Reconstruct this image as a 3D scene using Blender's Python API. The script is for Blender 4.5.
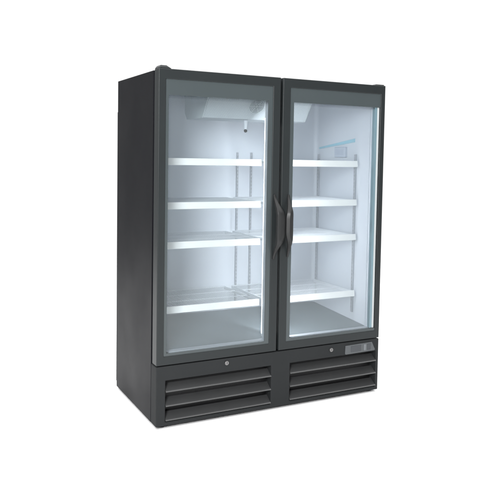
import bpy, bmesh, math, random
from mathutils import Matrix, Vector

random.seed(4)
for o in list(bpy.data.objects):
    bpy.data.objects.remove(o, do_unlink=True)
scene = bpy.context.scene
C = scene.collection

# ------------------------------------------------------------------ camera
CAM_LOC = (-2.0341, -3.6155, 1.5228)
YAW, PITCH, ROLL = 0.4878, -0.0581, 0.0176
fw = Vector((math.sin(YAW) * math.cos(PITCH), math.cos(YAW) * math.cos(PITCH), math.sin(PITCH)))
rt = Vector((math.cos(YAW), -math.sin(YAW), 0))
up = rt.cross(fw)
r2 = rt * math.cos(ROLL) + up * math.sin(ROLL)
u2 = -rt * math.sin(ROLL) + up * math.cos(ROLL)
cam_data = bpy.data.cameras.new('camera')
cam = bpy.data.objects.new('camera', cam_data)
C.objects.link(cam)
M = Matrix((r2, u2, -fw)).transposed().to_4x4()
M.translation = CAM_LOC
cam.matrix_world = M
cam_data.sensor_width = 36.0
cam_data.lens = 690.5 / 500.0 * 36.0
cam_data.shift_x = -0.0260
cam_data.shift_y = -0.10466
cam_data.clip_start = 0.05
cam_data.clip_end = 300
scene.camera = cam

# ------------------------------------------------------------------ world: white studio surround behind, dim studio in front
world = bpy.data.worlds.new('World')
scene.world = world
world.use_nodes = True
wn, wl = world.node_tree.nodes, world.node_tree.links
wn.clear()
wout = wn.new('ShaderNodeOutputWorld')
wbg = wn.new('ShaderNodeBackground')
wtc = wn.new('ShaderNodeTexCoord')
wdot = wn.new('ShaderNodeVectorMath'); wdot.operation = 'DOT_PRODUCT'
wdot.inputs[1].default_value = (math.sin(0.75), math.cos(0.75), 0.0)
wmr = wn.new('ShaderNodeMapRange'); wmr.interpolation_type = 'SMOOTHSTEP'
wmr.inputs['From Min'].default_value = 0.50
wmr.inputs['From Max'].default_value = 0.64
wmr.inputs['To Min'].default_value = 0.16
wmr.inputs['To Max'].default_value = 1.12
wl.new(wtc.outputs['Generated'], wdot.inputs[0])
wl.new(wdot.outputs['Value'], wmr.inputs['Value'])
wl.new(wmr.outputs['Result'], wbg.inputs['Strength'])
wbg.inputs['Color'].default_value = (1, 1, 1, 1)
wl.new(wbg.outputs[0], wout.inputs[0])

# ------------------------------------------------------------------ studio lamps
def area(name, loc, target, sx, sy, watts, col=(1, 1, 1)):
    d = bpy.data.lights.new(name, 'AREA')
    d.shape = 'RECTANGLE'; d.size = sx; d.size_y = sy
    d.energy = watts; d.color = col
    o = bpy.data.objects.new(name, d)
    C.objects.link(o)
    o.location = loc
    o.rotation_euler = (Vector(target) - Vector(loc)).to_track_quat('-Z', 'Y').to_euler()
    return o

area('overhead_softbox', (0.0, 0.6, 5.2), (0.0, 0.6, 0.0), 11, 11, 1000)
area('key_softbox', (-3.6, -4.2, 2.7), (0.2, 0.3, 1.1), 1.6, 1.6, 430)

scene.view_settings.view_transform = 'Standard'
scene.view_settings.look = 'None'
scene.view_settings.exposure = 0.0
scene.view_settings.gamma = 1.0
scene.render.engine = 'CYCLES'
scene.cycles.max_bounces = 12
scene.cycles.diffuse_bounces = 6
scene.cycles.transparent_max_bounces = 24
scene.cycles.caustics_reflective = False
scene.cycles.caustics_refractive = False
scene.cycles.sample_clamp_indirect = 6.0
scene.cycles.use_denoising = True

# ------------------------------------------------------------------ materials
def mat(name, col, rough=0.5, metal=0.0, spec=0.5, var=0.0, vscale=6.0, bump=0.0, bscale=600.0, coat=0.0, rvar=0.0):
    m = bpy.data.materials.new(name); m.use_nodes = True
    n, l = m.node_tree.nodes, m.node_tree.links
    b = n['Principled BSDF']
    b.inputs['Base Color'].default_value = (*col, 1)
    b.inputs['Roughness'].default_value = rough
    b.inputs['Metallic'].default_value = metal
    b.inputs['Specular IOR Level'].default_value = spec
    b.inputs['Coat Weight'].default_value = coat
    tc = n.new('ShaderNodeTexCoord')
    if var or rvar:
        t = n.new('ShaderNodeTexNoise'); t.inputs['Scale'].default_value = vscale
        t.inputs['Detail'].default_value = 5
        l.new(tc.outputs['Object'], t.inputs['Vector'])
    if var:
        r = n.new('ShaderNodeMapRange')
        r.inputs['From Min'].default_value = 0.3; r.inputs['From Max'].default_value = 0.7
        r.inputs['To Min'].default_value = 1 - var; r.inputs['To Max'].default_value = 1 + var
        l.new(t.outputs['Fac'], r.inputs['Value'])
        mx = n.new('ShaderNodeVectorMath'); mx.operation = 'SCALE'
        mx.inputs[0].default_value = col
        l.new(r.outputs['Result'], mx.inputs['Scale'])
        l.new(mx.outputs['Vector'], b.inputs['Base Color'])
    if rvar:
        r = n.new('ShaderNodeMapRange')
        r.inputs['From Min'].default_value = 0.3; r.inputs['From Max'].default_value = 0.7
        r.inputs['To Min'].default_value = rough - rvar; r.inputs['To Max'].default_value = rough + rvar
        l.new(t.outputs['Fac'], r.inputs['Value'])
        l.new(r.outputs['Result'], b.inputs['Roughness'])
    if bump:
        t2 = n.new('ShaderNodeTexNoise'); t2.inputs['Scale'].default_value = bscale
        t2.inputs['Detail'].default_value = 2
        l.new(tc.outputs['Object'], t2.inputs['Vector'])
        bp = n.new('ShaderNodeBump'); bp.inputs['Strength'].default_value = bump
        bp.inputs['Distance'].default_value = 0.001
        l.new(t2.outputs['Fac'], bp.inputs['Height'])
        l.new(bp.outputs['Normal'], b.inputs['Normal'])
    return m

def emit_mat(name, col, strength):
    m = bpy.data.materials.new(name); m.use_nodes = True
    b = m.node_tree.nodes['Principled BSDF']
    b.inputs['Base Color'].default_value = (0.9, 0.9, 0.9, 1)
    b.inputs['Emission Color'].default_value = (*col, 1)
    b.inputs['Emission Strength'].default_value = strength
    return m

def glass_mat(name, tint):
    m = bpy.data.materials.new(name); m.use_nodes = True
    n, l = m.node_tree.nodes, m.node_tree.links
    n.clear()
    out = n.new('ShaderNodeOutputMaterial')
    tr = n.new('ShaderNodeBsdfTransparent'); tr.inputs['Color'].default_value = (*tint, 1)
    gl = n.new('ShaderNodeBsdfGlossy'); gl.inputs['Roughness'].default_value = 0.12
    df = n.new('ShaderNodeBsdfDiffuse'); df.inputs['Color'].default_value = (0.8, 0.85, 0.85, 1)
    fr = n.new('ShaderNodeFresnel'); fr.inputs['IOR'].default_value = 1.28
    m1 = n.new('ShaderNodeMixShader'); m1.inputs['Fac'].default_value = 0.018
    m2 = n.new('ShaderNodeMixShader')
    l.new(tr.outputs[0], m1.inputs[1]); l.new(df.outputs[0], m1.inputs[2])
    l.new(fr.outputs[0], m2.inputs['Fac'])
    l.new(m1.outputs[0], m2.inputs[1]); l.new(gl.outputs[0], m2.inputs[2])
    l.new(m2.outputs[0], out.inputs['Surface'])
    return m

def perforated_mat(name, col, hole, pitch):
    """white sheet with a staggered grid of round holes (object x / z axes)"""
    m = mat(name, col, 0.45, 0, 0.3)
    n, l = m.node_tree.nodes, m.node_tree.links
    b = n['Principled BSDF']
    tc = n.new('ShaderNodeTexCoord')
    sc = n.new('ShaderNodeVectorMath'); sc.operation = 'MULTIPLY'
    sc.inputs[1].default_value = (1 / pitch, 0, 1 / pitch)
    rot = n.new('ShaderNodeVectorRotate'); rot.rotation_type = 'Y_AXIS'
    rot.inputs['Angle'].default_value = math.radians(45)
    fr = n.new('ShaderNodeVectorMath'); fr.operation = 'FRACTION'
    sb = n.new('ShaderNodeVectorMath'); sb.operation = 'SUBTRACT'; sb.inputs[1].default_value = (0.5, 0, 0.5)
    ln = n.new('ShaderNodeVectorMath'); ln.operation = 'LENGTH'
    lt = n.new('ShaderNodeMath'); lt.operation = 'LESS_THAN'; lt.inputs[1].default_value = 0.27
    mx = n.new('ShaderNodeMix'); mx.data_type = 'RGBA'
    mx.inputs['A'].default_value = (*col, 1); mx.inputs['B'].default_value = (*hole, 1)
    l.new(tc.outputs['Object'], sc.inputs[0]); l.new(sc.outputs[0], rot.inputs['Vector'])
    l.new(rot.outputs[0], fr.inputs[0]); l.new(fr.outputs[0], sb.inputs[0]); l.new(sb.outputs[0], ln.inputs[0])
    l.new(ln.outputs['Value'], lt.inputs[0]); l.new(lt.outputs[0], mx.inputs['Factor'])
    l.new(mx.outputs['Result'], b.inputs['Base Color'])
    return m

PAINT = mat('charcoal_paint', (0.0050, 0.0053, 0.0070), 0.44, 0, 0.095, var=0.05, vscale=3, bump=0.10, bscale=900, rvar=0.04)
FRAME = mat('door_frame_grey', (0.0155, 0.0185, 0.0195), 0.38, 0, 0.28, var=0.04, vscale=5, bump=0.06, bscale=900)
BASE = mat('base_panel_grey', (0.0205, 0.022, 0.023), 0.62, 0, 0.10, var=0.05, vscale=4, bump=0.08, bscale=900)
SLAT = mat('louvre_grey', (0.040, 0.041, 0.042), 0.30, 0, 0.65, var=0.06, vscale=9)
BLACK = mat('black_plastic', (0.012, 0.012, 0.013), 0.5, 0, 0.3, var=0.1)
RUBBER = mat('gasket_rubber', (0.02, 0.02, 0.021), 0.7, 0, 0.2, var=0.1)
HANDLE = mat('handle_plastic', (0.017, 0.0175, 0.018), 0.38, 0, 0.26, var=0.05, vscale=12)
BORDER = mat('glass_print_grey', (0.045, 0.055, 0.058), 0.25, 0, 0.4, var=0.03, vscale=4)
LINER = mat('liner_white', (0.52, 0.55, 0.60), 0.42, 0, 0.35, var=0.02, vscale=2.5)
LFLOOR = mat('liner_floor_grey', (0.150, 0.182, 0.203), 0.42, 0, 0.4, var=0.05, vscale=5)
WHITE = mat('white_enamel', (0.91, 0.91, 0.91), 0.35, 0, 0.4, var=0.02, vscale=8)
WIRE = mat('shelf_wire_white', (0.68, 0.71, 0.75), 0.4, 0, 0.4, var=0.02)
STEEL = mat('shelf_upright_steel', (0.36, 0.38, 0.41), 0.4, 0.3, 0.5, var=0.08, vscale=20)
FANG = mat('fan_shade_grey', (0.27, 0.30, 0.325), 0.5, 0, 0.3, var=0.05)
SLOT = mat('slot_shade_grey', (0.25, 0.265, 0.28), 0.5, 0, 0.3)
CHROME = mat('lock_chrome', (0.26, 0.255, 0.255), 0.42, 1.0, 0.5, var=0.05)
BLUE = mat('blue_film', (0.27, 0.47, 0.56), 0.4, 0, 0.4, var=0.05)
BOXGREY = mat('control_box_grey', (0.40, 0.44, 0.51), 0.5, 0, 0.4, var=0.04)
TEAL = mat('glass_spacer_teal', (0.27, 0.42, 0.49), 0.3, 0.2, 0.5, var=0.05)
PANELGREY = mat('control_panel_grey', (0.056, 0.062, 0.067), 0.3, 0, 0.5, var=0.05)
SCREEN = mat('display_dark', (0.030, 0.034, 0.040), 0.12, 0, 0.5, var=0.04)
BUTTON = mat('button_grey', (0.12, 0.13, 0.14), 0.4, 0, 0.5, var=0.05)
EVAP = perforated_mat('evaporator_sheet', (0.44, 0.485, 0.52), (0.36, 0.40, 0.43), 0.0085)
EVAPP = mat('evaporator_end_grey', (0.54, 0.60, 0.63), 0.45, 0, 0.3, var=0.04)
LED = emit_mat('led_diffuser', (0.97, 0.98, 1.0), 5.2)
LEDR = emit_mat('led_diffuser_bright', (0.99, 0.985, 1.0), 52.0)
GLASS = glass_mat('door_glass', (0.955, 0.968, 0.972))
FLOORM = mat('white_studio_floor', (0.90, 0.90, 0.90), 0.6, 0, 0.2, var=0.01, vscale=1.0)

# ------------------------------------------------------------------ mesh helpers
def new_bm(): return bmesh.new()

def box(bm, x0, x1, y0, y1, z0, z1):
    vs = [bm.verts.new(p) for p in ((x0, y0, z0), (x1, y0, z0), (x1, y1, z0), (x0, y1, z0),
                                    (x0, y0, z1), (x1, y0, z1), (x1, y1, z1), (x0, y1, z1))]
    for f in ((0, 3, 2, 1), (4, 5, 6, 7), (0, 1, 5, 4), (1, 2, 6, 5), (2, 3, 7, 6), (3, 0, 4, 7)):
        bm.faces.new([vs[i] for i in f])

def plate(bm, xs, zs, holes, y0, y1):
    """a plate in the xz plane from a grid of cuts; holes = set of (i, j) cells left open"""
    nx, nz = len(xs) - 1, len(zs) - 1
    solid = lambda i, j: 0 <= i < nx and 0 <= j < nz and (i, j) not in holes
    cache = {}
    def v(i, j, k):
        if (i, j, k) not in cache:
            cache[(i, j, k)] = bm.verts.new((xs[i], (y0, y1)[k], zs[j]))
        return cache[(i, j, k)]
    for i in range(nx):
        for j in range(nz):
            if not solid(i, j): continue
            bm.faces.new((v(i, j, 0), v(i + 1, j, 0), v(i + 1, j + 1, 0), v(i, j + 1, 0)))
            bm.faces.new((v(i, j, 1), v(i, j + 1, 1), v(i + 1, j + 1, 1), v(i + 1, j, 1)))
            if not solid(i - 1, j): bm.faces.new((v(i, j, 0), v(i, j + 1, 0), v(i, j + 1, 1), v(i, j, 1)))
            if not solid(i + 1, j): bm.faces.new((v(i + 1, j, 0), v(i + 1, j, 1), v(i + 1, j + 1, 1), v(i + 1, j + 1, 0)))
            if not solid(i, j - 1): bm.faces.new((v(i, j, 0), v(i, j, 1), v(i + 1, j, 1), v(i + 1, j, 0)))
            if not solid(i, j + 1): bm.faces.new((v(i, j + 1, 0), v(i + 1, j + 1, 0), v(i + 1, j + 1, 1), v(i, j + 1, 1)))

def prism_x(bm, prof, x0, x1):
    """extrude a (y, z) profile along x"""
    a = [bm.verts.new((x0, y, z)) for y, z in prof]
    b = [bm.verts.new((x1, y, z)) for y, z in prof]
    n = len(prof)
    bm.faces.new(a); bm.faces.new(b[::-1])
    for i in range(n):
        k = (i + 1) % n
        bm.faces.new((a[i], b[i], b[k], a[k]))

def tube(bm, p, q, r, seg=8):
    p, q = Vector(p), Vector(q)
    d = (q - p); L = d.length; d.normalize()
    m = Matrix.Translation((p + q) / 2) @ d.to_track_quat('Z', 'Y').to_matrix().to_4x4()
    bmesh.ops.create_cone(bm, cap_ends=True, segments=seg, radius1=r, radius2=r, depth=L, matrix=m)

def obj(name, bm, material, parent=None, bevel=0.0, seg=2, smooth=True):
    bmesh.ops.recalc_face_normals(bm, faces=bm.faces[:])
    me = bpy.data.meshes.new(name)
    bm.to_mesh(me); bm.free()
    me.materials.append(material)
    o = bpy.data.objects.new(name, me)
    C.objects.link(o)
    if parent: o.parent = parent
    if smooth:
        for p in me.polygons: p.use_smooth = True
        me.set_sharp_from_angle(angle=math.radians(35))
    if bevel:
        md = o.modifiers.new('bevel', 'BEVEL')
        md.width = bevel; md.segments = seg; md.limit_method = 'ANGLE'
        md.angle_limit = math.radians(40); md.harden_normals = True
    return o

def copy_part(o, parent, dx=0.0, dz=0.0):
    c = o.copy(); C.objects.link(c); c.parent = parent
    c.location = (o.location.x + dx, o.location.y, o.location.z + dz)
    for ch in list(o.children):
        if ch.name != c.name:
            d = ch.copy(); C.objects.link(d); d.parent = c
    return c

# ------------------------------------------------------------------ setting: white studio floor
FZ = -0.014
bm = new_bm()
outline = [(-30, -32), (30, -32), (30, -1.2)]
a0 = math.asin(-1.7 / 6.0)
outline += [(0.5 + 6 * math.cos(t), 0.5 + 6 * math.sin(t)) for t in [a0 + (math.pi - 2 * a0) * k / 72 for k in range(73)]]
outline += [(-30, -1.2)]
bm.faces.new([bm.verts.new((x, y, FZ)) for x, y in outline])
floor = obj('studio_floor', bm, FLOORM, smooth=False)
floor['kind'] = 'structure'

# ------------------------------------------------------------------ the fridge
HW = 0.77          # half width
YB = 0.787         # rear of body
YD = 0.088         # rear of doors / front of body
ZT = 2.0
ZG = 0.3455        # joint between base panel and doors

root = bpy.data.objects.new('display_fridge', None)
C.objects.link(root)
root['label'] = 'tall charcoal upright fridge with two glass doors and white shelves'
root['category'] = 'fridge'

# body: left and right sides, top, rear, bottom
bm = new_bm()
xi, zi0, zi1 = HW - 0.045, 0.395, 1.945
box(bm, -HW, -xi, YD + 0.004, YB, 0.0, ZT - 0.004)
box(bm, xi, HW, YD + 0.004, YB, 0.0, ZT - 0.004)
box(bm, -xi, xi, YD + 0.006, YB, zi1 + 0.002, ZT - 0.005)
box(bm, -xi, xi, YD + 0.006, YB, 0.004, zi0 - 0.03)
box(bm, -xi, xi, YB - 0.03, YB - 0.001, zi0 - 0.03, zi1 + 0.002)
obj('cabinet_body', bm, PAINT, root, bevel=0.003)

bm = new_bm()
box(bm, -HW + 0.004, HW - 0.004, YB + 0.001, YB + 0.022, 0.03, 1.80)
obj('rear_cover', bm, PAINT, root, bevel=0.003)

# feet
foot_bm = new_bm()
bmesh.ops.create_cone(foot_bm, cap_ends=True, segments=24, radius1=0.022, radius2=0.016, depth=0.0135,
                      matrix=Matrix.Translation((0, 0, -0.007)))
foot = obj('foot', foot_bm, BLACK, root)
foot.location = (-HW + 0.045, 0.045, 0)
for x, y in ((HW - 0.045, 0.045), (-HW + 0.045, YB - 0.05), (HW - 0.045, YB - 0.05)):
    f = foot.copy(); C.objects.link(f); f.parent = root; f.location = (x, y, 0)

# ---- liner
LX = 0.722; LB = 0.745; LC = 1.94
FLF, FLB = 0.412, 0.450      # the floor rises slightly to the rear
bm = new_bm()
box(bm, -xi + 0.0005, -LX, YD + 0.003, LB + 0.006, 0.38, LC)
box(bm, LX, xi - 0.0005, YD + 0.003, LB + 0.006, 0.38, LC)
box(bm, -LX, LX, LB, LB + 0.006, 0.38, LC)
box(bm, -LX, LX, YD + 0.004, LB + 0.005, LC, LC + 0.005)
obj('inner_liner', bm, LINER, root)
# rounded coves in the two rear corners
for sd in (-1, 1):
    bm = new_bm()
    r = 0.03
    prof = [(sd * LX, LB)] + [(sd * (LX - r + r * math.sin(a)), LB - r + r * math.cos(a))
                              for a in [math.pi / 2 * k / 8 for k in range(9)]]
    a = [bm.verts.new((x, y, 0.41)) for x, y in prof]; b = [bm.verts.new((x, y, LC - 0.001)) for x, y in prof]
    for i in range(1, len(prof) - 1):
        bm.faces.new((a[i], a[i + 1], b[i + 1], b[i]))
    obj('corner_cove', bm, LINER, root)
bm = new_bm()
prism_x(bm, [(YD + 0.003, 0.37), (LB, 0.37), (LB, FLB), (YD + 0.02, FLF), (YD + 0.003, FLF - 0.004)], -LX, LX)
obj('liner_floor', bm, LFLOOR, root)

# ---- centre mullion and LED lamps
bm = new_bm()
box(bm, -0.0195, 0.0195, YD + 0.004, 0.172, FLF, LC - 0.001)
obj('mullion', bm, WHITE, root, bevel=0.003)
def lamp(x0, x1, y0, y1, zt, m):
    bm = new_bm()
    box(bm, x0, x1, y0, y1, 0.4300, zt)
    l = obj('led_lamp', bm, m, root, bevel=0.006, seg=3)
    for za, zb in ((0.4165, 0.4295), (zt + 0.0005, 1.905)):
        bm = new_bm()
        box(bm, x0 + 0.002, x1 - 0.002, y0 + 0.002, y1 - 0.002, za, zb)
        obj('end_cap', bm, WHITE, l, bevel=0.002)
lamp(-0.048, -0.020, 0.098, 0.126, 1.765, LED)
lamp(0.020, 0.048, 0.098, 0.126, 1.72, LEDR)  # unseen mirror of the left lamp, boosted to brighten the right bay

# ---- evaporator housing
EX0, EX1 = -0.38, 0.345
prof = [(0.205, LC - 0.002), (0.205, 1.892), (0.300, 1.760), (0.56, 1.757), (0.60, 1.80), (0.60, LC - 0.002)]
bm = new_bm()
prism_x(bm, prof, EX0, EX1)
ev = obj('evaporator_cover', bm, EVAP, root, bevel=0.004)
for x0, x1 in ((EX0 - 0.004, EX0 - 0.0005), (EX1 + 0.0005, EX1 + 0.004)):
    bm = new_bm()
    prism_x(bm, [(y + (0.004 if y < 0.4 else -0.004), z) for y, z in prof], x0, x1)
    obj('end_plate', bm, EVAPP, ev)
# fan openings on the sloping face
nrm = Vector((0, -(1.892 - 1.760), -(0.300 - 0.205))).normalized()
for fx in (-0.045, 0.15):
    c = Vector((fx, 0.2410, 1.842))
    m = Matrix.Translation(c + nrm * 0.004) @ nrm.to_track_quat('Z', 'Y').to_matrix().to_4x4()
    bm = new_bm()
    for R in (0.050, 0.040, 0.030, 0.020):
        N = 28
        ring = [m @ Vector((R * math.cos(2 * math.pi * k / N), R * math.sin(2 * math.pi * k / N), 0)) for k in range(N)]
        for k in range(N): tube(bm, ring[k], ring[(k + 1) % N], 0.0016, 5)
    for k in range(3):
        a = k * math.pi / 3
        d = Vector((math.cos(a), math.sin(a), 0)) * 0.050
        tube(bm, m @ d, m @ -d, 0.0016, 5)
    obj('fan_guard', bm, EVAPP, ev)
    bm = new_bm()
    bmesh.ops.create_cone(bm, cap_ends=True, segments=32, radius1=0.047, radius2=0.047, depth=0.002,
                          matrix=Matrix.Translation(c + nrm * 0.0012) @ nrm.to_track_quat('Z', 'Y').to_matrix().to_4x4())
    obj('fan_opening', bm, FANG, ev)

# temperature probe hanging under the housing
bm = new_bm()
bmesh.ops.create_cone(bm, cap_ends=True, segments=20, radius1=0.012, radius2=0.016, depth=0.055,
                      matrix=Matrix.Translation((-0.075, 0.33, 1.727)))
pr = obj('temperature_probe', bm, LINER, root)
bm = new_bm()
bmesh.ops.create_uvsphere(bm, u_segments=16, v_segments=10, radius=0.011, matrix=Matrix.Translation((-0.075, 0.33, 1.690)))
obj('probe_tip', bm, BLACK, pr)

# ---- shelf uprights (slotted steel standards)
def upright(x0, x1, y0, y1, z0, z1, face):
    bm = new_bm()
    box(bm, x0, x1, y0, y1, z0, z1)
    u = obj('shelf_upright', bm, STEEL, root, bevel=0.0015)
    bm = new_bm()
    z = z0 + 0.03
    while z < z1 - 0.03:
        if face == 'x-':   box(bm, x0 - 0.0006, x0 + 0.001, (y0 + y1) / 2 - 0.003, (y0 + y1) / 2 + 0.003, z, z + 0.012)
        elif face == 'x+': box(bm, x1 - 0.001, x1 + 0.0006, (y0 + y1) / 2 - 0.003, (y0 + y1) / 2 + 0.003, z, z + 0.012)
        else:              box(bm, (x0 + x1) / 2 - 0.003, (x0 + x1) / 2 + 0.003, y0 - 0.0006, y0 + 0.001, z, z + 0.012)
        z += 0.025
    obj('upright_slots', bm, SLOT, u, smooth=False)
for xc in (0.068, 0.176):
    upright(xc - 0.0065, xc + 0.0065, LB - 0.014, LB, 0.49, 1.555, 'y')
for yc in (0.240, 0.702):
    upright(LX - 0.012, LX, yc - 0.009, yc + 0.009, 0.475, 1.555, 'x-')
    upright(-LX, -LX + 0.012, yc - 0.009, yc + 0.009, 0.475, 1.555, 'x+')

# ---- shelves: wire decks with a white front rail
def shelf(x0, x1, z):
    """z = top of the front rail"""
    y0, y1 = 0.205, 0.715
    zt = z - 0.006
    bm = new_bm()
    n = int(round((x1 - x0) / 0.0135))
    for k in range(n + 1):
        x = x0 + 0.008 + (x1 - x0 - 0.016) * k / n
        tube(bm, (x, y0, zt), (x, y1, zt), 0.0012, 5)
    for y in (y0 + 0.006, y0 + 0.17, y0 + 0.34, y1 - 0.004):
        tube(bm, (x0, y, zt - 0.005), (x1, y, zt - 0.005), 0.0032, 8)
    for x in (x0 + 0.003, x1 - 0.003):
        tube(bm, (x, y0, zt - 0.005), (x, y1, zt - 0.005), 0.0032, 8)
    s = obj('shelf', bm, WIRE, root)
    bm = new_bm()
    prism_x(bm, [(0.2045, z), (0.199, z), (0.194, z - 0.040), (0.197, z - 0.042), (0.2045, z - 0.036)], x0, x1)
    obj('front_rail', bm, WHITE, s, bevel=0.0015)
    for x in (x0 + 0.001, x1 - 0.005):
        bm = new_bm()
        prism_x(bm, [(y0, zt - 0.009), (y1, zt - 0.009), (y1, zt - 0.024), (y0 + 0.03, zt - 0.017), (y0, zt - 0.015)], x, x + 0.004)
        obj('bracket', bm, WIRE, s)
    return s
for x0, x1 in ((-0.706, -0.026), (0.026, 0.706)):
    for z in (1.511, 1.251, 1.017, 0.633):
        shelf(x0, x1, z)

# ---- small fittings on the right inner wall: blue film strip over a grey control box
bm = new_bm()
ya, za, yb, zb = 0.255, 1.650, 0.70, 1.599
vs = []
for x in (LX - 0.006, LX):
    vs.append([bm.verts.new(p) for p in ((x, ya, za + 0.012), (x, ya, za - 0.012), (x, yb, zb - 0.006), (x, yb, zb + 0.006))])
bm.faces.new(vs[0]); bm.faces.new(vs[1][::-1])
for i in range(4):
    k = (i + 1) % 4
    bm.faces.new((vs[0][i], vs[1][i], vs[1][k], vs[0][k]))
obj('blue_strip', bm, BLUE, root, bevel=0.001)
bm = new_bm()
box(bm, LX - 0.022, LX, 0.345, 0.475, 1.535, 1.605)
cb = obj('wall_control_box', bm, BOXGREY, root, bevel=0.004)
bm = new_bm()
box(bm, LX - 0.0226, LX - 0.0215, 0.37, 0.45, 1.552, 1.588)
obj('cover_plate', bm, mat('cover_plate_grey', (0.36, 0.40, 0.47), 0.5, 0, 0.4, var=0.04), cb, bevel=0.0)

# ---- doors
def door(x0, x1, gx0, gx1, hinge_side):
    """x0..x1 outer frame; gx0..gx1 opening of the frame"""
    z0, z1 = ZG + 0.003, ZT
    oz0, oz1 = z0 + 0.050, z1 - 0.056
    bm = new_bm()
    plate(bm, [x0, gx0, gx1, x1], [z0, oz0, oz1, z1], {(1, 1)}, 0.0, 0.072)
    d = obj('door', bm, FRAME, root, bevel=0.004, seg=3)
    # glazing: two panes and the printed border on the front one
    cx0, cx1 = (gx0 + 0.017, gx1 - 0.030) if hinge_side < 0 else (gx0 + 0.026, gx1 - 0.034)
    bz0, bz1 = oz0 + 0.016, oz1 - 0.086
    bm = new_bm()
    if hinge_side < 0:
        plate(bm, [gx0, cx0, cx1, gx1], [oz0, bz0, bz1, oz1], {(1, 1)}, 0.0050, 0.0090)
    else:   # on the hinge side of the right door the lighter spacer bar shows instead of the print
        plate(bm, [gx0, cx0, cx1, gx1], [oz0, bz0, bz1, oz1], {(1, 1), (2, 1)}, 0.0050, 0.0090)
    obj('glass_border', bm, BORDER, d)
    # printed dots that fade the band out into the clear glass
    bm = new_bm()
    for row, (dz, rad) in enumerate(((0.0035, 0.0022), (0.0095, 0.0017), (0.0155, 0.0012))):
        n = int((cx1 - cx0 - 0.008) / 0.0065)
        for k in range(n):
            x = cx0 + 0.006 + 0.0065 * (k + 0.5 * (row % 2))
            bm.faces.new([bm.verts.new((x + rad * math.cos(a), 0.0090, bz1 - dz + rad * math.sin(a))) for a in [math.pi * j / 4 for j in range(8)]])
    obj('printed_dots', bm, BORDER, d, smooth=False)
    bm = new_bm()
    box(bm, gx0, gx1, 0.0096, 0.0136, oz0, oz1)
    obj('glass_pane', bm, GLASS, d, smooth=False)
    bm = new_bm()
    box(bm, gx0, gx1, 0.0420, 0.0460, oz0, oz1)
    obj('glass_pane', bm, GLASS, d, smooth=False)
    if hinge_side > 0:
        bm = new_bm()
        box(bm, cx1, cx1 + 0.018, 0.0145, 0.0415, bz0, bz1 + 0.001)
        obj('spacer_bar', bm, TEAL, d, bevel=0.001)
        bm = new_bm()
        box(bm, cx1 + 0.0185, gx1 - 0.0005, 0.0145, 0.0415, bz0, bz1 + 0.001)
        obj('edge_trim', bm, WHITE, d, bevel=0.001)
    # white inner frame behind the glass
    bm = new_bm()
    plate(bm, [gx0 + 0.0005, gx0 + 0.004, gx1 - (0.013 if hinge_side > 0 else 0.004), gx1 - 0.0005], [oz0 + 0.0005, oz0 + 0.012, oz1 - 0.012, oz1 - 0.0005], {(1, 1)}, 0.0465, 0.0895)
    obj('inner_frame', bm, LINER, d, bevel=0.002)
    # gasket behind the frame
    bm = new_bm()
    plate(bm, [x0 + 0.012, gx0 - 0.006, gx1 + 0.006, x1 - 0.012], [z0 + 0.012, oz0 - 0.008, oz1 + 0.008, z1 - 0.012], {(1, 1)}, 0.0725, YD + 0.0035)
    obj('gasket', bm, RUBBER, d, bevel=0.002)
    # hinge plate on the top outer corner
    bm = new_bm()
    if hinge_side < 0:
        box(bm, x0 + 0.002, x0 + 0.080, 0.004, 0.088, ZT + 0.0005, ZT + 0.020)
        for v in bm.verts:
            if v.co.z > ZT + 0.01:
                v.co.x = x0 + 0.014 if v.co.x < x0 + 0.03 else x0 + 0.050
                v.co.y = 0.014 if v.co.y < 0.05 else 0.075
        obj('hinge', bm, FRAME, d, bevel=0.007, seg=4)
    else:
        box(bm, x1 - 0.070, x1 - 0.004, 0.010, 0.150, ZT + 0.0005, ZT + 0.007)
        obj('hinge', bm, FRAME, d, bevel=0.003, seg=3)
    return d
dl = door(-HW, -0.0065, -0.727, -0.0575, -1)
drt = door(0.0095, HW, 0.062, 0.735, 1)

def handle(parent, x0, x1, zc, hz):
    """chunky bowed pull: straight outer edge at x0, the inner edge bulging to x1 at mid height"""
    bm = new_bm()
    N = 48
    wide = x1 - x0
    sg = 1 if wide > 0 else -1
    def smooth(u):
        u = max(0.0, min(1.0, u)); return u * u * (3 - 2 * u)
    rows = []
    for k in range(N + 1):
        t = -1 + 2 * k / N
        b = smooth((1 - abs(t)) / 0.62)
        w = 0.20 + 0.80 * smooth((1 - abs(t - 0.04)) / 0.80)
        z = zc + hz * t
        y = -0.008 - 0.056 * b
        xi_ = x0 + wide * w
        th = 0.012 + 0.014 * b
        rows.append([bm.verts.new(p) for p in ((x0, y + 0.004 * b, z), (x0 + 0.30 * (xi_ - x0), y - 0.003 * b, z), (x0 + 0.62 * (xi_ - x0), y - 0.003 * b, z),
                                               (xi_, y + 0.010 * b, z), (xi_ - sg * 0.004 * b, y + th, z), (x0, y + th, z))])
    for r0, r1 in zip(rows, rows[1:]):
        for i in range(6):
            k = (i + 1) % 6
            bm.faces.new((r0[i], r0[k], r1[k], r1[i]))
    bm.faces.new(rows[0]); bm.faces.new(rows[-1][::-1])
    return obj('handle', bm, HANDLE, parent, bevel=0.0025, seg=3)
handle(dl, -0.046, 0.010, 1.108, 0.195)
handle(drt, 0.062, 0.016, 1.112, 0.190)

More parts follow.
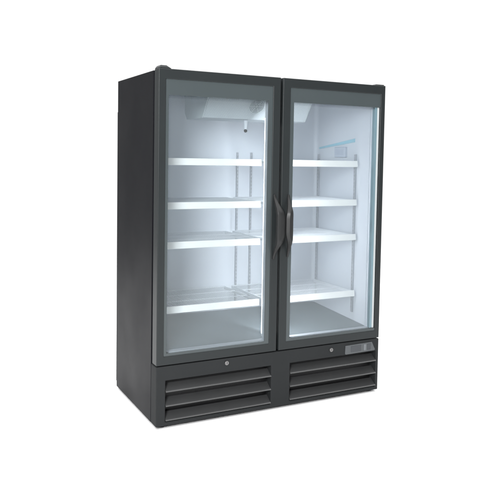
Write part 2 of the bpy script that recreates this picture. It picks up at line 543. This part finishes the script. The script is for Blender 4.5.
# ---- base panel with two louvred openings
bm = new_bm()
gz0, gz1 = 0.023, 0.260
plate(bm, [-HW, -0.7145, -0.038, 0.094, 0.750, HW], [0.0, gz0, gz1, ZG - 0.003], {(1, 1), (3, 1)}, 0.0, YD + 0.003)
bp = obj('base_panel', bm, BASE, root, bevel=0.005, seg=3)
def louvre(x0, x1):
    bm = new_bm()
    for zl in (0.1915, 0.1090, 0.0265):
        prism_x(bm, [(-0.001, zl + 0.001), (-0.005, zl + 0.003), (-0.005, zl + 0.006), (0.000, zl + 0.0105), (0.008, zl + 0.0125), (0.050, zl + 0.041),
                     (0.053, zl + 0.037), (0.014, zl + 0.009), (0.008, zl + 0.004), (0.007, zl + 0.001)], x0 + 0.001, x1 - 0.001)
    lv = obj('louvre_grille', bm, SLAT, bp)
    bm = new_bm()
    box(bm, x0 + 0.0005, x1 - 0.0005, 0.070, 0.074, gz0 + 0.001, gz1 - 0.001)
    obj('louvre_backing', bm, BLACK, bp)
louvre(-0.7145, -0.038)
louvre(0.094, 0.750)
for lx, lz in ((-0.3385, 0.316), (0.3935, 0.309)):
    bm = new_bm()
    def cyl(r, d, y):
        bmesh.ops.create_cone(bm, cap_ends=True, segments=32, radius1=r, radius2=r, depth=d,
                              matrix=Matrix.Translation((lx, y, lz)) @ Matrix.Rotation(math.pi / 2, 4, 'X'))
    cyl(0.0125, 0.006, -0.003); cyl(0.009, 0.003, -0.0073)
    lk = obj('lock', bm, CHROME, bp, bevel=0.001)
    bm = new_bm()
    box(bm, lx - 0.0012, lx + 0.0012, -0.0096, -0.0086, lz - 0.005, lz + 0.005)
    box(bm, lx - 0.0030, lx + 0.0030, -0.0096, -0.0086, lz + 0.002, lz + 0.0045)
    obj('keyhole', bm, BLACK, bp, smooth=False)

# ---- control panel at the right end of the base
bm = new_bm()
pts = [(0.502, 0.322), (0.712, 0.326), (0.738, 0.274), (0.734, 0.268), (0.506, 0.264), (0.500, 0.270)]
a = [bm.verts.new((x, -0.004, z)) for x, z in pts]; b = [bm.verts.new((x, 0.0, z)) for x, z in pts]
bm.faces.new(a); bm.faces.new(b[::-1])
for i in range(len(pts)):
    k = (i + 1) % len(pts)
    bm.faces.new((a[i], b[i], b[k], a[k]))
cp = obj('control_panel', bm, PANELGREY, root, bevel=0.0015)
bm = new_bm()
box(bm, 0.545, 0.625, -0.0056, -0.0035, 0.276, 0.316)
obj('display', bm, SCREEN, cp, bevel=0.001)
for x0, x1, z0, z1 in ((0.646, 0.664, 0.277, 0.317), ):
    bm = new_bm(); box(bm, x0, x1, -0.006, -0.0035, z0, z1)
    obj('button', bm, BUTTON, cp, bevel=0.001)
bm = new_bm(); box(bm, 0.675, 0.703, -0.0056, -0.0035, 0.277, 0.317)
obj('indicator_window', bm, SCREEN, cp, bevel=0.001)
